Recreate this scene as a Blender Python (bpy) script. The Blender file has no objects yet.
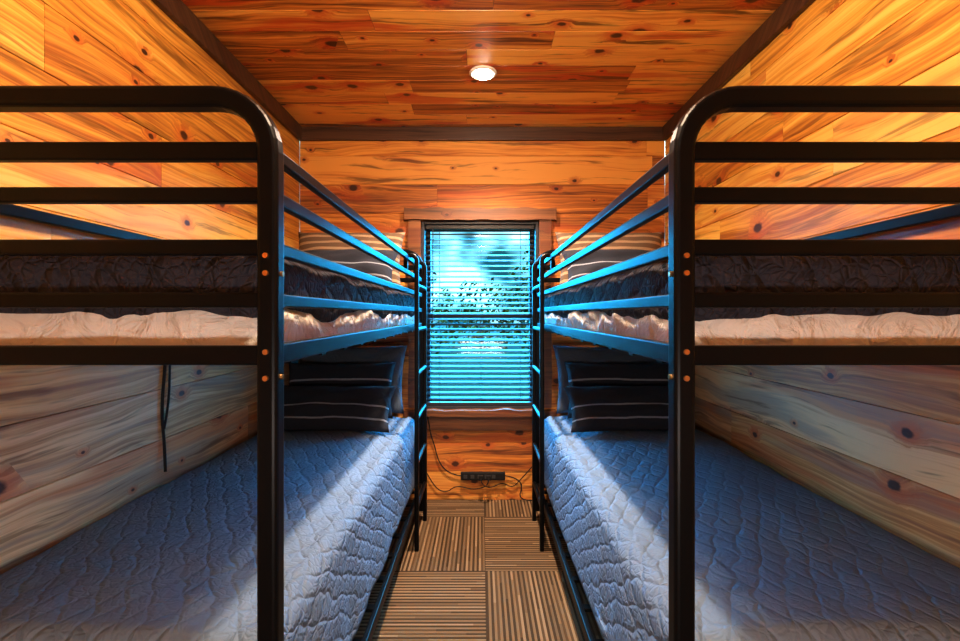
import bpy, bmesh, math, random
from mathutils import Vector, noise, Matrix
random.seed(7)
sc = bpy.context.scene
F=457.0; CX=481.0; CY=314.0; CH=1.2
XL,XR=-1.17,1.187
YB=2.95; YF=-1.3; ZC=2.4

# ---------------- helpers ----------------
def new_obj(name, me, mat=None, parent=None):
    o=bpy.data.objects.new(name, me); sc.collection.objects.link(o)
    if mat: me.materials.append(mat)
    if parent: o.parent=parent
    return o
def empty(name):
    o=bpy.data.objects.new(name,None); sc.collection.objects.link(o); o.empty_display_size=0.1; return o
def bm_obj(name,bm,mat=None,parent=None,smooth=False):
    bmesh.ops.recalc_face_normals(bm,faces=bm.faces)
    me=bpy.data.meshes.new(name); bm.to_mesh(me); bm.free()
    if smooth:
        for p in me.polygons: p.use_smooth=True
    return new_obj(name,me,mat,parent)
def add_box(bm,x0,x1,y0,y1,z0,z1,bev=0.0):
    vs=[bm.verts.new((x,y,z)) for x in (x0,x1) for y in (y0,y1) for z in (z0,z1)]
    f=[(0,1,3,2),(4,6,7,5),(0,4,5,1),(2,3,7,6),(0,2,6,4),(1,5,7,3)]
    fs=[bm.faces.new([vs[i] for i in q]) for q in f]
    if bev>0:
        es=set(e for a in fs for e in a.edges)
        bmesh.ops.bevel(bm,geom=list(es),offset=bev,segments=2,affect='EDGES',profile=0.6)
def box_obj(name,b,mat,parent=None,bev=0.004):
    bm=bmesh.new(); add_box(bm,*b,bev=bev); return bm_obj(name,bm,mat,parent)
def sweep(bm,pts,w,h,ref,rnd=0.3,seg=3,round_=False):
    ref=Vector(ref).normalized(); pts=[Vector(p) for p in pts]
    prof=[]
    r=min(w,h)*rnd
    if round_:
        for k in range(14):
            a=2*math.pi*k/14; prof.append((w/2*math.cos(a),h/2*math.sin(a)))
    else:
        for (sx,sy,a0) in ((1,1,0),(-1,1,90),(-1,-1,180),(1,-1,270)):
            cx,cy=sx*(w/2-r),sy*(h/2-r)
            for k in range(seg+1):
                a=math.radians(a0+90*k/seg)
                prof.append((cx+r*math.cos(a),cy+r*math.sin(a)))
    rings=[]
    n=len(pts)
    for i,p in enumerate(pts):
        t=(pts[min(i+1,n-1)]-pts[max(i-1,0)]).normalized()
        nn=t.cross(ref).normalized()
        rings.append([bm.verts.new(p+nn*a+ref*b) for a,b in prof])
    m=len(prof)
    for i in range(n-1):
        for k in range(m):
            bm.faces.new((rings[i][k],rings[i][(k+1)%m],rings[i+1][(k+1)%m],rings[i+1][k]))
    bm.faces.new(rings[0][::-1]); bm.faces.new(rings[-1])
def cyl(bm,c,axis,r,d,seg=16):
    axis=Vector(axis).normalized(); c=Vector(c)
    ref=Vector((0,0,1)) if abs(axis.z)<0.9 else Vector((1,0,0))
    sweep(bm,[c-axis*d/2,c+axis*d/2],2*r,2*r,axis.cross(ref),round_=True)

# ---------------- node helper ----------------
class NT:
    def __init__(s,name):
        s.mat=bpy.data.materials.new(name); s.mat.use_nodes=True
        s.nt=s.mat.node_tree; s.b=s.nt.nodes['Principled BSDF']
        s.out=s.nt.nodes['Material Output']
    def set(s,node,i,v):
        sock=node.inputs[i]
        if isinstance(v,bpy.types.NodeSocket): s.nt.links.new(v,sock)
        else:
            if sock.type=='RGBA' and len(v)==3: v=(*v,1)
            sock.default_value=v
    def node(s,t,ins={},**kw):
        n=s.nt.nodes.new(t)
        for k,v in kw.items(): setattr(n,k,v)
        for k,v in ins.items(): s.set(n,k,v)
        return n
    def m(s,op,a,b=0.0,c=0.0,clamp=False):
        n=s.node('ShaderNodeMath',{0:a,1:b,2:c},operation=op,use_clamp=clamp); return n.outputs[0]
    def comb(s,x,y,z=0.0): return s.node('ShaderNodeCombineXYZ',{0:x,1:y,2:z}).outputs[0]
    def noise(s,vec,scale=1,detail=3,rough=0.5,dist=0.0):
        return s.node('ShaderNodeTexNoise',{'Vector':vec,'Scale':scale,'Detail':detail,'Roughness':rough,'Distortion':dist}).outputs['Fac']
    def step(s,x,a,b,lo=0.0,hi=1.0):
        return s.node('ShaderNodeMapRange',{0:x,1:a,2:b,3:lo,4:hi},interpolation_type='SMOOTHSTEP').outputs[0]
    def mix(s,f,a,b,mode='MIX'):
        n=s.node('ShaderNodeMix',data_type='RGBA',blend_type=mode)
        s.set(n,0,f); s.set(n,6,a); s.set(n,7,b); return n.outputs[2]
    def bump(s,h,strength=0.3,dist=0.01):
        n=s.node('ShaderNodeBump',{'Height':h,'Strength':strength,'Distance':dist}); s.set(s.b,'Normal',n.outputs[0])
def simple(name,col,rough=0.5,metal=0.0,coat=0.0,noise_amt=0.15,nscale=30,spec=None):
    t=NT(name)
    tc=t.node('ShaderNodeTexCoord').outputs['Object']
    nz=t.noise(tc,nscale,4)
    c=t.mix(nz,tuple(x*(1-noise_amt) for x in col),tuple(min(1,x*(1+noise_amt)) for x in col))
    t.set(t.b,'Base Color',c); t.set(t.b,'Roughness',rough); t.set(t.b,'Metallic',metal); t.set(t.b,'Coat Weight',coat)
    if spec is not None: t.set(t.b,'Specular IOR Level',spec)
    return t.mat

def wood(name,light,mid,dark,red,redamt=0.6,rough=0.45,knotp=0.5,usecoord=True,streak=0.5,tone=0.24):
    t=NT(name)
    if usecoord:
        pc=t.node('ShaderNodeAttribute',attribute_name='pcoord').outputs['Vector']
        pr=t.node('ShaderNodeAttribute',attribute_name='prand')
        sp=t.node('ShaderNodeSeparateXYZ',{0:pr.outputs['Vector']})
        rnd,grey=sp.outputs[0],sp.outputs[1]
    else:
        pc=t.node('ShaderNodeTexCoord').outputs['Object']; rnd=0.5; grey=0.0
    s3=t.node('ShaderNodeSeparateXYZ',{0:pc}); u,v=s3.outputs[0],s3.outputs[1]
    if not usecoord: v=t.m('ADD',v,s3.outputs[2])
    kv=t.node('ShaderNodeTexVoronoi',{'Vector':t.comb(t.m('MULTIPLY',u,4.2),t.m('MULTIPLY',v,6.0)),'Scale':1.0},voronoi_dimensions='2D')
    d=kv.outputs['Distance']; kc=t.node('ShaderNodeSeparateColor',{0:kv.outputs['Color']})
    has=t.m('LESS_THAN',kc.outputs[0],knotp)
    size=t.m('MULTIPLY_ADD',t.m('POWER',kc.outputs[1],2.0),0.12,0.035)
    kn=t.noise(t.comb(t.m('MULTIPLY',u,40.0),t.m('MULTIPLY',v,60.0)),1,2)
    r=t.m('MULTIPLY',t.m('DIVIDE',d,size),t.m('MULTIPLY_ADD',kn,0.8,0.6))
    knot=t.m('MULTIPLY',t.m('SUBTRACT',1.0,t.step(r,0.6,1.1)),has)
    halo=t.m('MULTIPLY',t.m('SUBTRACT',1.0,t.step(r,0.8,3.4)),has)
    warp=t.m('MULTIPLY',halo,0.026)
    lw=t.m('MULTIPLY',t.noise(t.comb(t.m('MULTIPLY',u,1.3),t.m('MULTIPLY',v,4.0)),1,2),0.12)
    v2=t.m('ADD',t.m('ADD',v,warp),lw)
    g1=t.noise(t.comb(t.m('MULTIPLY',u,0.7),t.m('MULTIPLY',v2,24.0)),1,4,0.65)
    g2=t.noise(t.comb(t.m('MULTIPLY',u,5.0),t.m('MULTIPLY',v2,190.0)),1,3,0.6)
    ring=t.m('SINE',t.m('MULTIPLY_ADD',v2,330.0,t.m('MULTIPLY',g1,16.0)))
    g=t.m('ADD',t.m('MULTIPLY',g1,0.75),t.m('ADD',t.m('MULTIPLY',g2,0.25),t.m('MULTIPLY',ring,0.03)))
    g=t.m('ADD',g,t.m('MULTIPLY',t.m('SUBTRACT',rnd,0.5),tone))
    cr=t.node('ShaderNodeValToRGB',{0:g})
    e=cr.color_ramp; e.elements[0].position=0.40; e.elements[0].color=(*light,1)
    e.elements[1].position=0.70; e.elements[1].color=(*dark,1)
    k=e.elements.new(0.54); k.color=(*mid,1)
    col=cr.outputs[0]
    if usecoord: col=t.mix(t.m('MULTIPLY',grey,0.66,clamp=True),col,t.mix(t.step(g,0.38,0.60),(0.78,0.58,0.41),(0.34,0.20,0.13)))
    rm=t.step(t.noise(t.comb(t.m('MULTIPLY',u,0.9),t.m('MULTIPLY',v2,9.0),3.7),1,3),0.56,0.64)
    col=t.mix(t.m('MULTIPLY',rm,redamt),col,red)
    if usecoord:
        gm=t.step(t.noise(t.comb(t.m('MULTIPLY',u,0.8),t.m('MULTIPLY',v2,10.0),9.1),1,4,0.6),0.49,0.62)
        col=t.mix(t.m('MULTIPLY',gm,t.m('MULTIPLY',grey,0.65),clamp=True),col,(0.27,0.22,0.18))
    bs=t.step(t.noise(t.comb(t.m('MULTIPLY',u,1.6),t.m('MULTIPLY',v2,26.0),5.1),1,4,0.65),0.55,0.66)
    col=t.mix(t.m('MULTIPLY',bs,streak),col,tuple(x*0.30 for x in dark))
    col=t.mix(t.m('MULTIPLY',halo,0.6),col,red)
    col=t.mix(t.m('MULTIPLY',knot,0.94),col,(0.04,0.012,0.005))
    t.set(t.b,'Base Color',col); t.set(t.b,'Roughness',rough)
    t.bump(g2,0.12,0.003)
    return t.mat

W_side=wood('pine_boards_side',(0.88,0.56,0.12),(0.74,0.36,0.05),(0.36,0.12,0.016),(0.55,0.12,0.02),streak=0.6,knotp=0.4,redamt=0.5)
W_back=wood('pine_boards_back',(0.80,0.37,0.06),(0.58,0.20,0.025),(0.19,0.05,0.009),(0.42,0.075,0.012),streak=0.7,knotp=0.45,rough=0.6,tone=0.3)
W_ceil=wood('pine_boards_ceiling',(0.92,0.46,0.09),(0.68,0.24,0.035),(0.22,0.05,0.009),(0.58,0.05,0.008),redamt=0.7,rough=0.34,streak=0.8,knotp=0.62,tone=0.32)
W_trim=wood('stained_trim_wood',(0.10,0.044,0.02),(0.065,0.027,0.012),(0.028,0.011,0.006),(0.08,0.025,0.01),usecoord=False,knotp=0.2)
W_win=wood('window_trim_wood',(0.26,0.10,0.03),(0.15,0.055,0.016),(0.05,0.018,0.008),(0.15,0.035,0.012),usecoord=False,knotp=0.3)

def planks(name,org,ud,vd,nd,L,H,pw,mat,hole=None,greyfn=None,thick=0.1,seed=1,lens=(1.2,3.0),voff=0.0):
    rr=random.Random(seed)
    org,ud,vd,nd=map(Vector,(org,ud,vd,nd))
    bm=bmesh.new()
    lc=bm.verts.layers.float_vector.new('pcoord'); lr=bm.verts.layers.float_vector.new('prand')
    def P(u,v,n): return org+ud*u+vd*v+nd*n
    def sub(r):
        if not hole: return [r]
        u0,u1,v0,v1=r; a,b,c,d=hole
        if u1<=a or u0>=b or v1<=c or v0>=d: return [r]
        o=[]
        if u0<a: o.append((u0,a,v0,v1))
        if u1>b: o.append((b,u1,v0,v1))
        m0,m1=max(u0,a),min(u1,b)
        if v0<c: o.append((m0,m1,v0,c))
        if v1>d: o.append((m0,m1,d,v1))
        return o
    v=-voff
    while v<H-1e-4:
        v0,v1=max(v,0),min(v+pw,H); u=-rr.random()*1.5
        while u<L-1e-4:
            l=rr.uniform(*lens); u0,u1=max(u,0),min(u+l,L); u+=l
            if u1-u0<0.01: continue
            R=rr.random(); G=greyfn(0.5*(v0+v1),rr) if greyfn else 0
            for (a,b,c,d) in sub((u0,u1,v0,v1)):
                g=0.0022
                rings=[]
                for ins,n in ((0,-0.006),(g,0.0)):
                    q=[(a+ins*0.4,c+ins),(b-ins*0.4,c+ins),(b-ins*0.4,d-ins),(a+ins*0.4,d-ins)]
                    ring=[]
                    for uu,vv in q:
                        w=bm.verts.new(P(uu,vv,n)); w[lc]=Vector((uu+R*37,vv+R*23,0)); w[lr]=Vector((R,G,0)); ring.append(w)
                    rings.append(ring)
                bm.faces.new(rings[1])
                for k in range(4): bm.faces.new((rings[0][k],rings[0][(k+1)%4],rings[1][(k+1)%4],rings[1][k]))
        v+=pw
    for (a,b,c,d) in sub((0,L,0,H)):
        vs=[bm.verts.new(P(x,y,z)) for x in (a,b) for y in (c,d) for z in (-0.006,-thick)]
        for q in [(0,1,3,2),(4,6,7,5),(0,4,5,1),(2,3,7,6),(0,2,6,4),(1,5,7,3)]:
            bm.faces.new([vs[i] for i in q])
    return bm_obj(name,bm,mat)
LY=YB-YF
def gside(v,rr): return (1.0 if v<1.05 else 0.08)*rr.uniform(0.6,1.0)
planks('wall_left',(XL,YF,0),(0,1,0),(0,0,1),(1,0,0),LY,ZC,0.185,W_side,greyfn=gside,seed=11)
planks('wall_right',(XR,YF,0),(0,1,0),(0,0,1),(-1,0,0),LY,ZC,0.185,W_side,greyfn=gside,seed=5)
WX0,WX1,WZ0,WZ1=-0.385,0.372,0.585,1.80
planks('wall_back',(XL,YB,0),(1,0,0),(0,0,1),(0,-1,0),XR-XL,ZC,0.185,W_back,hole=(WX0-XL,WX1-XL,WZ0,WZ1),greyfn=lambda v,r:0.1*r.random(),seed=3,thick=0.12)
planks('wall_front',(XL,YF,0),(1,0,0),(0,0,1),(0,1,0),XR-XL,ZC,0.185,W_back,seed=4)
planks('ceiling',(XL,YF,ZC),(1,0,0),(0,1,0),(0,0,-1),XR-XL,LY,0.135,W_ceil,seed=21,lens=(0.9,2.6))

# carpet
t=NT('striped_carpet_tiles')
tc=t.node('ShaderNodeTexCoord').outputs['Object']; s3=t.node('ShaderNodeSeparateXYZ',{0:tc})
T=0.57
x=t.m('DIVIDE',t.m('SUBTRACT',s3.outputs[0],0.02),T); y=t.m('DIVIDE',t.m('SUBTRACT',s3.outputs[1],2.134),T)
par=t.m('FLOORED_MODULO',t.m('ADD',t.m('FLOOR',x),t.m('FLOOR',y)),2.0)
isv=t.m('GREATER_THAN',par,0.5)
al=t.node('ShaderNodeMix',data_type='FLOAT'); t.set(al,0,isv); t.set(al,2,s3.outputs[1]); t.set(al,3,s3.outputs[0]); ac=al.outputs[0]
al2=t.node('ShaderNodeMix',data_type='FLOAT'); t.set(al2,0,isv); t.set(al2,2,s3.outputs[0]); t.set(al2,3,s3.outputs[1]); lo=al2.outputs[0]
cell=t.m('FLOOR',t.m('MULTIPLY',ac,96.0))
wn=t.node('ShaderNodeTexWhiteNoise',{'Vector':t.comb(cell,t.m('FLOOR',t.m('MULTIPLY',t.m('ADD',lo,t.m('MULTIPLY',cell,0.37)),1.6)),par)},noise_dimensions='3D').outputs['Value']
alt=t.m('FLOORED_MODULO',cell,2.0)
val=t.m('ADD',t.m('MULTIPLY',wn,0.45),t.m('MULTIPLY',alt,0.55))
cr=t.node('ShaderNodeValToRGB',{0:val}); e=cr.color_ramp; e.interpolation='CONSTANT'
e.elements[0].position=0; e.elements[0].color=(0.04,0.025,0.013,1); e.elements[1].position=0.3; e.elements[1].color=(0.085,0.053,0.027,1)
for p,c in ((0.5,(0.20,0.13,0.066)),(0.75,(0.28,0.19,0.105)),(0.9,(0.15,0.098,0.052))):
    q=e.elements.new(p); q.color=(*c,1)
fx=t.m('ABSOLUTE',t.m('SUBTRACT',t.m('FRACT',x),0.5)); fy=t.m('ABSOLUTE',t.m('SUBTRACT',t.m('FRACT',y),0.5))
seam=t.m('GREATER_THAN',t.m('MAXIMUM',fx,fy),0.4965)
fz=t.noise(tc,400,2)
col=t.mix(t.m('MULTIPLY',fz,0.4),cr.outputs[0],(0.13,0.085,0.045))
col=t.mix(t.m('MULTIPLY',seam,0.6),col,(0.03,0.02,0.012))
t.set(t.b,'Base Color',col); t.set(t.b,'Roughness',0.95); t.set(t.b,'Specular IOR Level',0.1)
fr=t.m('ABSOLUTE',t.m('SUBTRACT',t.m('FRACT',t.m('MULTIPLY',ac,96.0)),0.5))
t.bump(t.m('SUBTRACT',t.m('MULTIPLY',fz,0.5),fr),0.6,0.004)
box_obj('floor',(XL-0.1,XR+0.1,YF-0.1,YB+0.12,-0.1,0.0),t.mat,bev=0)

# trims
box_obj('trim_1',(XL+0.001,XL+0.026,YF,YB-0.027,ZC-0.09,ZC-0.001),W_trim)
box_obj('trim_2',(XR-0.026,XR-0.001,YF,YB-0.027,ZC-0.09,ZC-0.001),W_trim)
box_obj('trim_3',(XL+0.001,XR-0.001,YB-0.026,YB-0.001,ZC-0.085,ZC-0.001),W_trim)

# ---------------- window ----------------
win=empty('window_1')
black=simple('black_window_vinyl',(0.02,0.025,0.035),0.4)
def wb(n,b,m,bev=0.003): return box_obj(n,b,m,win,bev)
def live(name,x0,x1,z0,z1,y0,y1,axis):
    bm=bmesh.new(); n=26
    rows=[]
    for i in range(n+1):
        f=i/n
        if axis=='x':
            xx=x0+(x1-x0)*f; j=0.016*noise.noise(Vector((xx*9,z0*5,3)))
            j2=0.014*noise.noise(Vector((xx*11,z1*5,8)))
            pts=[(xx,y0,z0+j2*0.5),(xx,y0,z1+j),(xx,y1,z1+j),(xx,y1,z0+j2*0.5)]
        else:
            zz=z0+(z1-z0)*f; j=0.01*noise.noise(Vector((x0*5,zz*9,3)))
            if x0<0: pts=[(x0+j,y0,zz),(x1,y0,zz),(x1,y1,zz),(x0+j,y1,zz)]
            else: pts=[(x0,y0,zz),(x1+j,y0,zz),(x1+j,y1,zz),(x0,y1,zz)]
        rows.append([bm.verts.new(p) for p in pts])
    for i in range(n):
        for k in range(4): bm.faces.new((rows[i][k],rows[i][(k+1)%4],rows[i+1][(k+1)%4],rows[i+1][k]))
    bm.faces.new(rows[0]); bm.faces.new(rows[-1])
    return bm_obj(name,bm,W_win,win)
live('header_casing',-0.49,0.48,1.80,1.875,YB-0.045,YB-0.001,'x')
live('side_casing_left',-0.465,-0.385,0.60,1.80,YB-0.03,YB-0.001,'z')
live('side_casing_right',0.372,0.452,0.60,1.80,YB-0.03,YB-0.001,'z')
live('sill',-0.49,0.48,0.55,0.588,YB-0.06,YB-0.001,'x')
live('apron',-0.45,0.44,0.455,0.55,YB-0.025,YB-0.001,'x')
YJ=YB+0.12
wb('jamb_left',(WX0,WX0+0.02,YB,YJ,WZ0,WZ1),black); wb('jamb_right',(WX1-0.02,WX1,YB,YJ,WZ0,WZ1),black)
wb('jamb_top',(WX0+0.02,WX1-0.02,YB+0.0,YJ,WZ1-0.02,WZ1),black); wb('jamb_bottom',(WX0+0.02,WX1-0.02,YB,YJ,WZ0,WZ0+0.02),black)
zm=1.185
for nm,za,zb,yy in (('lower_sash',WZ0+0.02,zm+0.02,YB+0.07),('upper_sash',zm-0.02,WZ1-0.02,YB+0.095)):
    bm=bmesh.new(); a,b=WX0+0.02,WX1-0.02; w=0.03
    add_box(bm,a,a+w,yy,yy+0.022,za,zb,0.003); add_box(bm,b-w,b,yy,yy+0.022,za,zb,0.003)
    add_box(bm,a+w,b-w,yy,yy+0.022,za,za+w,0.003); add_box(bm,a+w,b-w,yy,yy+0.022,zb-w,zb,0.003)
    bm_obj(nm,bm,black,win)
g=NT('window_glass'); tr=g.node('ShaderNodeBsdfTransparent',{0:(0.85,0.97,1,1)}); gl=g.node('ShaderNodeBsdfGlossy',{'Roughness':0.08})
mx=g.node('ShaderNodeMixShader',{0:0.02}); g.nt.links.new(tr.outputs[0],mx.inputs[1]); g.nt.links.new(gl.outputs[0],mx.inputs[2]); g.nt.links.new(mx.outputs[0],g.out.inputs[0])
wb('glass_lower',(WX0+0.05,WX1-0.05,YB+0.079,YB+0.083,WZ0+0.05,zm),g.mat,0)
wb('glass_upper',(WX0+0.05,WX1-0.05,YB+0.104,YB+0.108,zm,WZ1-0.05),g.mat,0)
# blinds
slat=NT('blind_slat_vinyl'); slat.set(slat.b,'Base Color',(0.005,0.012,0.020,1)); slat.set(slat.b,'Roughness',0.4); slat.set(slat.b,'Specular IOR Level',0.2)
tl=slat.node('ShaderNodeBsdfTranslucent',{0:(0.008,0.03,0.045,1)}); mx=slat.node('ShaderNodeMixShader',{0:0.1})
slat.nt.links.new(slat.b.outputs[0],mx.inputs[1]); slat.nt.links.new(tl.outputs[0],mx.inputs[2]); slat.nt.links.new(mx.outputs[0],slat.out.inputs[0])
bl=empty('window_blind')
bm=bmesh.new(); z=WZ0+0.065; tilt=math.radians(20); hw=0.019; yc=YB+0.032
a,b=WX0+0.024,WX1-0.024
while z<WZ1-0.055:
    rows=[]
    for k in range(5):
        f=-1+k*0.5
        yy=yc+f*hw*math.cos(tilt); zz=z+f*hw*math.sin(tilt)+0.0025*(1-f*f)
        rows.append((yy,zz))
    top=[[bm.verts.new((x,yy,zz+0.0009)) for x in (a,b)] for yy,zz in rows]
    bot=[[bm.verts.new((x,yy,zz-0.0009)) for x in (a,b)] for yy,zz in rows]
    for k in range(4):
        bm.faces.new((top[k][0],top[k][1],top[k+1][1],top[k+1][0])); bm.faces.new((bot[k][0],bot[k+1][0],bot[k+1][1],bot[k][1]))
    bm.faces.new((top[0][0],bot[0][0],bot[0][1],top[0][1])); bm.faces.new((top[4][0],top[4][1],bot[4][1],bot[4][0]))
    z+=0.0345
bm_obj('slats',bm,slat.mat,bl)
box_obj('headrail',(a,b,yc-0.02,yc+0.02,WZ1-0.05,WZ1-0.022),black,bl)
box_obj('bottom_rail',(a,b,yc-0.015,yc+0.015,WZ0+0.022,WZ0+0.042),black,bl)
bm=bmesh.new()
for xx in (a+0.09,0,b-0.09):
    for dy in (-0.0195,0.0195):
        cyl(bm,(xx,yc+dy,(WZ0+WZ1)/2-0.01),(0,0,1),0.001,WZ1-WZ0-0.08)
cyl(bm,(a+0.05,yc-0.024,1.45),(0,0,1),0.003,0.6)
bm_obj('cords_and_wand',bm,black,bl)

# ---------------- outdoors ----------------
leaf=NT('tree_foliage'); tcn=leaf.node('ShaderNodeTexCoord').outputs['Object']
nz=leaf.noise(tcn,5,5,0.7); leaf.set(leaf.b,'Base Color',leaf.mix(leaf.step(nz,0.4,0.6),(0.004,0.009,0.004),(0.05,0.045,0.012))); leaf.set(leaf.b,'Roughness',0.9); leaf.set(leaf.b,'Specular IOR Level',0.02)
bark=simple('tree_bark',(0.004,0.004,0.004),0.9)
grass=simple('outdoor_grass',(0.005,0.009,0.004),0.95,nscale=4,noise_amt=0.5,spec=0.02)
box_obj('ground_outside',(-30,30,YB+0.2,60,-0.4,-0.15),grass,bev=0)
rt=random.Random(4)
for i,(tx,ty,tz,tr_) in enumerate(((2.6,14,1.0,2.0),(-3.2,16,0.6,2.3),(0.0,19,-0.3,2.3),(5.4,19.0,1.8,2.8))):
    e_=empty('tree' if i==0 else 'tree.%03d'%i); 
    bm=bmesh.new(); sweep(bm,[(tx,ty,-0.16),(tx+0.05,ty,0.6),(tx,ty,tz+1.0)],0.22,0.22,(0,1,0),round_=True); bm_obj('trunk',bm,bark,e_,True)
    bm=bmesh.new()
    for k in range(1900):
        d_=Vector((rt.gauss(0,1),rt.gauss(0,1),rt.gauss(0,1))).normalized()*tr_*rt.uniform(0.4,1.0)
        d_.z*=1.1
        c=Vector((tx,ty,tz+0.5))+d_
        if c.z<-0.1: continue
        n_=Vector((rt.gauss(0,1),rt.gauss(0,1),rt.gauss(0,1))).normalized(); q=n_.orthogonal().normalized(); w_=n_.cross(q); s_=rt.uniform(0.05,0.16)
        bm.faces.new([bm.verts.new(c+q*s_),bm.verts.new(c+w_*s_*0.5),bm.verts.new(c-q*s_),bm.verts.new(c-w_*s_*0.5)])
    bm_obj('leaves',bm,leaf.mat,e_)

# ---------------- bunk beds ----------------
paint=simple('black_enamel_metal',(0.003,0.0031,0.0036),0.36,0.0,0.0,0.1,spec=0.14)
brass=simple('brass_bolt',(0.75,0.42,0.16),0.3,1.0)
YA,YZ=0.80,2.80
ZR=[1.483,1.407,1.316,1.224]
def bunk(s,xa,xw):
    e_=empty('bunk_bed')
    def add(nm,bm,mat=paint): 
        return bm_obj(nm,bm,mat,e_,False)
    for nm,yy in (('foot_frame',YA),('head_frame',YZ)):
        bm=bmesh.new(); R=0.095; zt=1.576
        pts=[(xa,yy,0.0),(xa,yy,0.7),(xa,yy,zt-R)]
        for k in range(1,9):
            a=math.radians(90*k/8); pts.append((xa+s*(R-R*math.cos(a)),yy,zt-R+R*math.sin(a)))
        for k in range(0,9):
            a=math.radians(90*k/8); pts.append((xw-s*(R-R*math.sin(a)),yy,zt-R+R*math.cos(a)))
        pts+= [(xw,yy,0.7),(xw,yy,0.0)]
        sweep(bm,pts,0.036,0.036,(0,1,0),0.22)
        for z_ in ZR+[1.128]:
            h=0.034 if z_<1.2 else (0.032 if z_>1.45 else 0.027)
            sweep(bm,[(xa+s*0.015,yy,z_),(xw-s*0.015,yy,z_)],h,0.02,(0,1,0),0.2)
        for z_ in (0.15,0.42):
            sweep(bm,[(xa+s*0.015,yy,z_),(xw-s*0.015,yy,z_)],0.03,0.02,(0,1,0),0.2)
        add(nm,bm)
    bm=bmesh.new()
    for z_ in ZR+[1.128]:
        h=0.036 if z_<1.2 else 0.024
        sweep(bm,[(xa,YA+0.015,z_),(xa,YZ-0.015,z_)],h,0.018,(1,0,0),0.2)
    sweep(bm,[(xa,YA+0.015,0.15),(xa,YZ-0.015,0.15)],0.04,0.02,(1,0,0),0.2)
    for z_ in (1.452,1.128,0.15):
        sweep(bm,[(xw,YA+0.015,z_),(xw,YZ-0.015,z_)],0.03,0.018,(1,0,0),0.2)
    add('side_rails',bm)
    bm=bmesh.new()
    for z_ in (1.108,0.155):
        for k in range(11):
            yy=YA+0.12+k*0.176
            sweep(bm,[(xa+s*0.008,yy,z_),(xw-s*0.008,yy,z_)],0.012,0.03,(0,1,0),0.2)
    add('deck_slats',bm)
    bm=bmesh.new(); xl=xa-s*0.042
    for yy in (2.32,2.66):
        pts=[(xl,yy,0.0),(xl,yy,0.8),(xl,yy,1.47)]
        for k in range(1,9):
            a=math.radians(180*k/8); pts.append((xl+s*(0.028-0.028*math.cos(a)),yy,1.47+0.028*math.sin(a)))
        pts.append((xl+s*0.056,yy,1.43))
        sweep(bm,pts,0.022,0.026,(0,1,0),0.3)
    for k in range(6):
        z_=0.22+k*0.225
        sweep(bm,[(xl,2.325,z_),(xl,2.655,z_)],0.022,0.022,(1,0,0),round_=True)
    add('ladder',bm)
    bm=bmesh.new()
    for z_ in (1.27,1.30,1.09,1.135,0.15):
        cyl(bm,(xa-s*0.0,YA-0.0195,z_),(0,1,0),0.0048,0.005)
    for z_ in (1.27,1.09):
        cyl(bm,(xa-s*0.0195,YA,z_),(1,0,0),0.0048,0.005)
    add('bolts',bm,brass)
    return e_
XAL,XAR=-0.368,0.351
bunk(-1,XAL,-1.145); bunk(1,XAR,1.16)

# ---------------- bedding ----------------
def quilt_mat(name,ca,cb,sc_=17.0,rough=0.8,strength=0.8,dist=0.0045):
    t=NT(name)
    uv=t.node('ShaderNodeUVMap').outputs[0]
    wn=t.node('ShaderNodeTexNoise',{'Vector':uv,'Scale':11.0,'Detail':2.0}).outputs['Color']
    w=t.node('ShaderNodeVectorMath',{0:wn,1:(0.5,0.5,0.5)},operation='SUBTRACT').outputs[0]
    w=t.node('ShaderNodeVectorMath',{0:w,3:0.055},operation='SCALE').outputs[0]
    p=t.node('ShaderNodeVectorMath',{0:uv,1:w},operation='ADD').outputs[0]
    s3=t.node('ShaderNodeSeparateXYZ',{0:p}); u,v=s3.outputs[0],s3.outputs[1]
    a=t.m('PINGPONG',t.m('MULTIPLY',t.m('ADD',u,t.m('MULTIPLY',v,0.6)),sc_),0.5)
    b=t.m('PINGPONG',t.m('MULTIPLY',t.m('SUBTRACT',u,t.m('MULTIPLY',v,0.6)),sc_),0.5)
    d=t.m('MINIMUM',a,b)
    h1=t.m('POWER',t.step(d,0.0,0.22),0.7)
    vo=t.node('ShaderNodeTexVoronoi',{'Vector':p,'Scale':55.0,'Randomness':1.0},feature='DISTANCE_TO_EDGE',voronoi_dimensions='2D').outputs['Distance']
    h2=t.step(vo,0.0,0.25)
    cz=t.noise(uv,130,3)
    h=t.m('ADD',t.m('ADD',h1,t.m('MULTIPLY',h2,0.25)),t.m('MULTIPLY',cz,0.25))
    nz=t.noise(uv,5,3)
    col=t.mix(nz,ca,cb)
    t.set(t.b,'Base Color',col); t.set(t.b,'Roughness',rough); t.set(t.b,'Specular IOR Level',0.2)
    t.bump(h,strength,dist)
    return t.mat
Q_low=quilt_mat('denim_blue_quilt',(0.135,0.20,0.29),(0.165,0.235,0.325))
Q_top=quilt_mat('charcoal_quilt',(0.030,0.028,0.038),(0.052,0.047,0.06),sc_=11,strength=1.0,dist=0.014)
def fabric(name,col,wr=0.5,sc_=9):
    t=NT(name); tc=t.node('ShaderNodeTexCoord').outputs['Object']
    n=t.noise(tc,sc_,4,0.55,1.2); n2=t.noise(tc,500,1)
    t.set(t.b,'Base Color',t.mix(n,tuple(x*0.88 for x in col),col)); t.set(t.b,'Roughness',0.85)
    t.bump(t.m('ADD',n,t.m('MULTIPLY',n2,0.02)),wr,0.03)
    return t.mat
M_sheet=fabric('cream_sheet',(0.80,0.76,0.70),1.0,12)
M_mat=fabric('mattress_ticking',(0.6,0.55,0.5),0.2)

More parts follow.
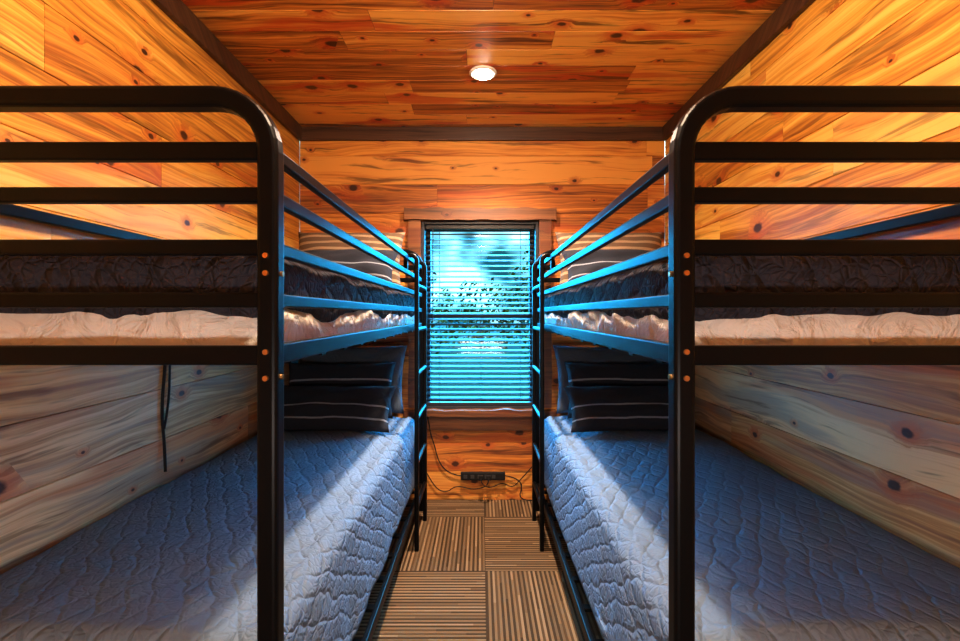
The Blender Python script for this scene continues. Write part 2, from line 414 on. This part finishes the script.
def lower_quilt(s,xa,xw,seed):
    xe=xa+s*0.075
    prof=[(xw+s*0.012,0.50)]
    n=60
    prof.append((xw+s*0.008,0.565))
    for i in range(n+1):
        f=i/n; X=(xw-s*0.01)+(xe-(xw-s*0.01))*f; prof.append((X,0.588+0.022*math.sin(math.pi*min(1,f*1.05))**0.6 if 0<f<0.95 else 0.588))
    R=0.055; z0=0.588-R+0.006
    for k in range(1,9):
        a=math.radians(80*k/8); prof.append((xe-s*R*math.sin(a),z0+R*math.cos(a)))
    x1,z1=prof[-1]
    m=26
    for k in range(1,m+1):
        f=k/m; prof.append((x1+(xa+s*0.012-x1)*f*1.0, z1+(0.215-z1)*f))
    bm=bmesh.new(); uvl=bm.loops.layers.uv.new('UVMap')
    arc=[0]
    for i in range(1,len(prof)): arc.append(arc[-1]+math.hypot(prof[i][0]-prof[i-1][0],prof[i][1]-prof[i-1][1]))
    ys=[YA+0.035+ (YZ-YA-0.07)*j/150 for j in range(151)]
    grid=[];uvs={}
    for j,yy in enumerate(ys):
        row=[]
        for i,(X,Z) in enumerate(prof):
            dr=max(0,(0.57-Z)/0.35) if i>n//2 else 0
            w=noise.noise(Vector((X*3+seed,yy*3,Z*3)))*0.012
            w2=noise.noise(Vector((X*9+seed,yy*9,4)))*0.006
            fold=(noise.noise(Vector((yy*7,seed,0)))*0.02+0.006*math.sin(yy*17+seed))*dr
            xx=X-s*(w*0.25+fold+0.004*dr); zz=Z+(w+w2)*(1-dr*0.6)+(0.02*noise.noise(Vector((yy*2.5,seed,9))) if dr>0.9 else 0)
            lim=xa+s*0.0135
            if s<0: xx=min(xx,lim) if dr>0 else xx
            else: xx=max(xx,lim) if dr>0 else xx
            eb=min(yy-ys[0],ys[-1]-yy)
            if eb<0.05 and dr==0: zz-=0.03*(1-eb/0.05)**2
            v=bm.verts.new((xx,yy,zz)); row.append(v); uvs[v]=(arc[i],yy)
        grid.append(row)
    for end in (0,-1):
        base=grid[end]; prev=base
        for k in range(1,12):
            cur=[]
            for i,v in enumerate(base):
                dz=(v.co.z-0.21)*k/11 if v.co.z>0.21 else 0
                w=bm.verts.new((v.co.x,v.co.y+(-0.004 if end==0 else 0.004)*math.sin(k/11*3),v.co.z-dz)); cur.append(w); uvs[w]=(uvs[v][0],uvs[v][1]+(-dz if end==0 else dz))
            for i in range(len(base)-1):
                if base[i].co.z-0.2>0.02 and base[i+1].co.z-0.2>0.02:
                    bm.faces.new((prev[i],prev[i+1],cur[i+1],cur[i]))
            prev=cur
    for j in range(len(grid)-1):
        for i in range(len(prof)-1):
            bm.faces.new((grid[j][i],grid[j][i+1],grid[j+1][i+1],grid[j+1][i]))
    for f in bm.faces:
        for l in f.loops: l[uvl].uv=uvs[l.vert]
    bmesh.ops.delete(bm,geom=[v for v in bm.verts if not v.link_faces],context='VERTS')
    o=bm_obj('quilt',bm,Q_low,None,True)
    md=o.modifiers.new('thick','SOLIDIFY'); md.thickness=0.006; md.offset=-1 
    return o
def slab(name,b,mat,seed,amp=0.006,bev=0.03,res=0.022,hem=0.0,freq=6):
    x0,x1,y0,y1,z0,z1=b
    bm=bmesh.new(); uvl=bm.loops.layers.uv.new('UVMap')
    nx,ny,nz=[max(2,int((q-p)/res)) for p,q in ((x0,x1),(y0,y1),(z0,z1))]
    nz=max(nz,8)
    V={}
    def vert(i,j,k):
        key=(i,j,k)
        if key in V: return V[key]
        p=Vector((x0+(x1-x0)*i/nx,y0+(y1-y0)*j/ny,z0+(z1-z0)*k/nz))
        c=Vector((min(max(p.x,x0+bev),x1-bev),min(max(p.y,y0+bev),y1-bev),min(max(p.z,z0+bev),z1-bev)))
        d=p-c
        n=d.normalized() if d.length>1e-6 else Vector((0,0,1))
        if d.length>bev: p=c+n*bev
        nn=noise.noise(Vector((p.x*freq+seed,p.y*freq,p.z*freq*1.5)))+0.5*noise.noise(Vector((p.x*freq*2.7+seed,p.y*freq*2.7,p.z*freq*3)))
        p=p+n*nn*amp
        if hem and k<=nz*0.4: p.z+=hem*noise.noise(Vector((p.x*5+seed,p.y*5,0)))*(1-k/(nz*0.4))
        V[key]=bm.verts.new(p); return V[key]
    def quad(a,b_,c,d_,ax):
        f=bm.faces.new((vert(*a),vert(*b_),vert(*c),vert(*d_)))
        for l in f.loops:
            q=l.vert.co
            l[uvl].uv={'z':(q.x,q.y),'x':(q.z*1.0+x0,q.y),'y':(q.x,q.z)}[ax]
    for i in range(nx):
        for j in range(ny):
            for k in (0,nz): quad((i,j,k),(i+1,j,k),(i+1,j+1,k),(i,j+1,k),'z')
    for j in range(ny):
        for k in range(nz):
            for i in (0,nx): quad((i,j,k),(i,j+1,k),(i,j+1,k+1),(i,j,k+1),'x')
    for i in range(nx):
        for k in range(nz):
            for j in (0,ny): quad((i,j,k),(i+1,j,k),(i+1,j,k+1),(i,j,k+1),'y')
    return bm_obj(name,bm,mat,None,True)
for s,xa,xw,sd in ((-1,XAL,-1.145,1.3),(1,XAR,1.16,7.7)):
    def xr(a,b): return (min(a,b),max(a,b))
    lower_quilt(s,xa,xw,sd)
    a,b=xr(xa+s*0.075,xw-s*0.02); slab('mattress',(a,b,YA+0.08,YZ-0.08,0.163,0.565),M_mat,sd,0.001,0.04,0.05)
    a,b=xr(xa+s*0.028,xw-s*0.014); slab('mattress',(a,b,YA+0.034,YZ-0.034,1.116,1.225),M_sheet,sd+3,0.012,0.028,0.014,freq=9)
    a,b=xr(xa+s*0.018,xw-s*0.012); slab('quilt',(a,b,YA+0.024,YZ-0.03,1.188,1.318),Q_top,sd+5,0.007,0.035,0.016,hem=0.03)

# pillows
def pillow(name,w,h,th,mat,loc,rot,seed=0):
    bm=bmesh.new(); nu,nv=30,22; uvl=bm.loops.layers.uv.new('UVMap')
    def pt(i,j,sg):
        u=-1+2*i/nu; v=-1+2*j/nv
        k=max(0,(1-abs(u)**2.6)*(1-abs(v)**2.6))
        t_=th/2*k**0.45
        pin=1-0.07*(1-abs(u)**2)*abs(v)**2; pin2=1-0.07*(1-abs(v)**2)*abs(u)**2
        n_=noise.noise(Vector((u*2.2+seed,v*2.2,sg)))*0.016*min(1,k*3)
        return Vector((u*w/2*pin2,sg*(t_+n_),v*h/2*pin))
    T={}
    for sg in (1,-1):
        for i in range(nu+1):
            for j in range(nv+1):
                edge=i in (0,nu) or j in (0,nv)
                key=(i,j,0 if edge else sg)
                if key not in T: T[key]=bm.verts.new(pt(i,j,sg))
    for sg in (1,-1):
        g_=lambda i,j:T[(i,j,0 if (i in (0,nu) or j in (0,nv)) else sg)]
        for i in range(nu):
            for j in range(nv):
                f=bm.faces.new((g_(i,j),g_(i+1,j),g_(i+1,j+1),g_(i,j+1)))
                for l in f.loops: l[uvl].uv=(l.vert.co.x,l.vert.co.z)
    o=bm_obj(name,bm,mat,None,True); o.location=loc; o.rotation_euler=rot
    return o
def stripe_mat(name,base,stripe,freq,width,band=None):
    t=NT(name); tc=t.node('ShaderNodeTexCoord').outputs['Object']; s3=t.node('ShaderNodeSeparateXYZ',{0:tc})
    z=t.m('ADD',s3.outputs[2],t.m('MULTIPLY',t.noise(tc,14,2),0.006))
    f=t.m('PINGPONG',t.m('MULTIPLY',z,freq),0.5)
    mask=t.m('LESS_THAN',f,width)
    if band: mask=t.m('MULTIPLY',mask,t.m('MULTIPLY',t.m('GREATER_THAN',z,band[0]),t.m('LESS_THAN',z,band[1])))
    kn=t.node('ShaderNodeTexWave',{'Vector':tc,'Scale':60.0,'Distortion':1.5}).outputs['Fac']
    mask=t.m('MULTIPLY',mask,t.m('MULTIPLY_ADD',kn,0.5,0.5))
    t.set(t.b,'Base Color',t.mix(mask,base,stripe)); t.set(t.b,'Roughness',0.9)
    t.bump(t.m('ADD',kn,t.noise(tc,90,3)),0.5,0.004); return t.mat
P_dark=stripe_mat('navy_striped_knit',(0.012,0.016,0.028),(0.30,0.34,0.40),14.0,0.06,(-0.16,0.02))
P_dark2=stripe_mat('navy_double_striped_knit',(0.012,0.016,0.028),(0.34,0.38,0.44),20.0,0.10,(-0.03,0.06))
P_brown=stripe_mat('brown_striped_knit',(0.13,0.08,0.045),(0.42,0.30,0.18),22.0,0.18)
P_grey=fabric('slate_pillowcase',(0.06,0.09,0.13),0.5)
R=math.radians
for s,xo in ((-1,0.0),(1,-0.01)):
    xc=s*0.77+xo
    pillow('pillow',0.66,0.40,0.13,P_grey,(xc,2.69,0.82),(R(-14),0,R(2*s)),s)
    pillow('striped_pillow',0.60,0.32,0.11,P_dark2,(xc+s*0.01,2.525,0.78),(R(-24),0,R(-3*s)),s+4)
    pillow('striped_pillow',0.62,0.26,0.11,P_dark,(xc-s*0.01,2.36,0.715),(R(-38),0,R(3*s)),s+6)
    pillow('pillow',0.64,0.38,0.15,P_brown,(xc,2.66,1.51),(R(-20),0,0),s+9)
    pillow('pillow',0.60,0.26,0.13,P_dark,(xc-s*0.02,2.46,1.44),(R(-34),0,R(4*s)),s+12)

# ---------------- lights ----------------
ringm=simple('white_trim_ring',(0.8,0.78,0.72),0.4)
em=NT('downlight_lens'); em.set(em.b,'Emission Color',(1,0.9,0.75,1)); em.set(em.b,'Emission Strength',100.0); em.set(em.b,'Base Color',(1,1,1,1))
WARM=(1.0,0.78,0.55)
def downlight(x,y,power,kind='POINT',dz=0.12,col=WARM):
    e_=empty('recessed_ceiling_light')
    bm=bmesh.new(); prof=[(0.045,-0.004),(0.05,-0.010),(0.062,-0.010),(0.068,-0.004),(0.068,0.0),(0.045,0.0)]
    n=40; rings=[[bm.verts.new((x+r*math.cos(2*math.pi*k/n),y+r*math.sin(2*math.pi*k/n),ZC+z-0.0005)) for r,z in prof] for k in range(n)]
    for k in range(n):
        for i in range(len(prof)): bm.faces.new((rings[k][i],rings[k][(i+1)%6],rings[(k+1)%n][(i+1)%6],rings[(k+1)%n][i]))
    bm_obj('trim_ring',bm,ringm,e_,True)
    bm=bmesh.new(); bmesh.ops.create_uvsphere(bm,u_segments=32,v_segments=12,radius=0.046)
    for v in bm.verts: v.co.z*=0.4; v.co+=Vector((x,y,ZC-0.008))
    bm_obj('lens',bm,em.mat,e_,True)
    ld=bpy.data.lights.new('bulb',kind); ld.energy=power; ld.color=col; ld.shadow_soft_size=0.04
    if kind=='SPOT': ld.spot_size=math.radians(135); ld.spot_blend=1.0
    lo=bpy.data.objects.new('bulb',ld); sc.collection.objects.link(lo); lo.location=(x,y,ZC-dz); lo.parent=e_
downlight(0.01,2.27,330,'SPOT',0.035,(1.0,0.74,0.58))
downlight(0.01,0.75,80,'POINT',0.2)
downlight(0.01,-0.7,7,'POINT',0.2)  # unseen fill light added behind the camera, no known fixture there
ld=bpy.data.lights.new('added_fill_light','AREA'); ld.shape='RECTANGLE'; ld.size=0.6; ld.size_y=0.2; ld.energy=14; ld.color=(1.0,0.86,0.78)
lo=bpy.data.objects.new('added_fill_light',ld); sc.collection.objects.link(lo); lo.location=(0,-0.55,0.71); lo.rotation_euler=(math.radians(90),0,0)  # area light added behind the camera to brighten the lower walls
# overcast blue skylight as a very soft sun
ld=bpy.data.lights.new('soft_daylight','SUN'); ld.energy=115; ld.angle=math.radians(120); ld.color=(0.0,0.46,0.95)
lo=bpy.data.objects.new('soft_daylight',ld); sc.collection.objects.link(lo); lo.location=(0,8,5)
lo.rotation_euler=Vector((0,-math.cos(R(28)),-math.sin(R(28)))).to_track_quat('-Z','Y').to_euler()

# ---------------- small stuff ----------------
plast=simple('black_plastic',(0.015,0.015,0.015),0.6,spec=0.2)
bm=bmesh.new()
add_box(bm,-0.13,0.155,YB-0.03,YB-0.001,0.135,0.185,0.006)
ps=empty('power_strip'); bm_obj('housing',bm,plast,ps)
bm=bmesh.new()
for k in range(5):
    xx=-0.10+k*0.045
    add_box(bm,xx-0.012,xx+0.012,YB-0.033,YB-0.0295,0.148,0.172,0.001)
bm_obj('sockets',bm,simple('socket_grey',(0.04,0.04,0.04),0.5),ps)
bm=bmesh.new()
for xx in (0.0,0.05): add_box(bm,xx-0.015,xx+0.015,YB-0.06,YB-0.033,0.145,0.175,0.004)
bm_obj('plugs',bm,plast,ps)
def cable(name,pts,r=0.0035,parent=None):
    cu=bpy.data.curves.new(name,'CURVE'); cu.dimensions='3D'; cu.bevel_depth=r; cu.bevel_resolution=3
    sp=cu.splines.new('NURBS'); sp.points.add(len(pts)-1)
    for p,q in zip(sp.points,pts): p.co=(*q,1)
    sp.use_endpoint_u=True; sp.order_u=3
    o=bpy.data.objects.new(name,cu); sc.collection.objects.link(o); cu.materials.append(plast)
    if parent: o.parent=parent
    return o
yb=YB-0.012
cable('power_cord',[(-0.13,yb,0.16),(-0.2,yb,0.17),(-0.27,yb,0.24),(-0.30,yb,0.36),(-0.33,yb-0.01,0.45),(-0.36,yb-0.03,0.7)])
cable('power_cord.001',[(0.155,yb,0.16),(0.22,yb,0.15),(0.27,yb,0.10),(0.24,yb-0.02,0.03),(0.30,yb-0.02,0.006),(0.42,yb-0.02,0.006)])
cable('power_cord.002',[(0.0,YB-0.06,0.16),(0.0,YB-0.08,0.13),(0.06,yb-0.03,0.09),(0.14,yb,0.12),(0.2,yb,0.08),(0.26,yb,0.14),(0.33,yb,0.22)],0.003)
cable('power_cord.003',[(0.05,YB-0.06,0.16),(0.05,YB-0.08,0.12),(-0.05,yb-0.03,0.08),(-0.16,yb,0.10),(-0.22,yb,0.05),(-0.30,yb,0.08),(-0.36,yb,0.2)],0.003)
cable('hanging_cable',[(XL+0.006,1.70,1.3),(XL+0.006,1.69,1.05),(XL+0.008,1.66,0.85),(XL+0.007,1.68,0.72),(XL+0.02,1.665,0.625)],0.005)
cable('hanging_cable.001',[(XL+0.006,1.715,1.3),(XL+0.006,1.71,1.0),(XL+0.008,1.70,0.86),(XL+0.012,1.67,0.78)],0.004)
de=empty('door_1'); W_door=W_win
box_obj('slab',(-0.42,0.42,YF+0.001,YF+0.04,0.005,2.05),W_door,de)
box_obj('panel_upper',(-0.30,0.30,YF+0.0405,YF+0.052,1.15,1.93),W_door,de,0.01)
box_obj('panel_lower',(-0.30,0.30,YF+0.0405,YF+0.052,0.15,1.0),W_door,de,0.01)
bm=bmesh.new(); cyl(bm,(0.36,YF+0.065,1.02),(0,1,0),0.012,0.05); bmesh.ops.create_uvsphere(bm,u_segments=20,v_segments=12,radius=0.028,matrix=Matrix.Translation((0.36,YF+0.11,1.02)))
bm_obj('knob',bm,brass,de,True)

# ---------------- world ----------------
w=bpy.data.worlds.new('daylight'); sc.world=w; w.use_nodes=True; nt=w.node_tree
bg=nt.nodes['Background']; tcw=nt.nodes.new('ShaderNodeTexCoord'); sx=nt.nodes.new('ShaderNodeSeparateXYZ'); nt.links.new(tcw.outputs['Generated'],sx.inputs[0])
mr=nt.nodes.new('ShaderNodeMapRange'); nt.links.new(sx.outputs[2],mr.inputs[0]); mr.inputs[1].default_value=0.25; mr.inputs[2].default_value=0.5; mr.inputs[3].default_value=0.9; mr.inputs[4].default_value=10
nz=nt.nodes.new('ShaderNodeTexNoise'); nz.inputs['Scale'].default_value=10; nt.links.new(tcw.outputs['Generated'],nz.inputs['Vector'])
m2=nt.nodes.new('ShaderNodeMapRange'); nt.links.new(nz.outputs['Fac'],m2.inputs[0]); m2.inputs[1].default_value=0.40; m2.inputs[2].default_value=0.64; m2.inputs[3].default_value=0.0; m2.inputs[4].default_value=1.0
m3=nt.nodes.new('ShaderNodeMath'); m3.operation='MULTIPLY_ADD'; nt.links.new(m2.outputs[0],m3.inputs[0]); m3.inputs[1].default_value=3.0; m3.inputs[2].default_value=0.45
mu=nt.nodes.new('ShaderNodeMath'); mu.operation='MULTIPLY'; nt.links.new(mr.outputs[0],mu.inputs[0]); nt.links.new(m3.outputs[0],mu.inputs[1])
mc=nt.nodes.new('ShaderNodeMix'); mc.data_type='RGBA'; nt.links.new(m2.outputs[0],mc.inputs[0]); mc.inputs[6].default_value=(0.06,0.38,0.52,1); mc.inputs[7].default_value=(0.55,0.88,0.95,1)
nt.links.new(mu.outputs[0],bg.inputs[1]); nt.links.new(mc.outputs[2],bg.inputs[0])

# ---------------- camera ----------------
cd=bpy.data.cameras.new('camera'); cam=bpy.data.objects.new('camera',cd); sc.collection.objects.link(cam)
cam.location=(0,0,CH); cam.rotation_euler=(math.pi/2,0,0); cd.sensor_width=36; cd.lens=36*F/960
cd.shift_x=-(CX-480)/960; cd.shift_y=-(320.5-CY)/960; cd.clip_start=0.02
sc.camera=cam
sc.view_settings.view_transform='Standard'
sc.view_settings.gamma=0.88
sc.view_settings.exposure=0.12
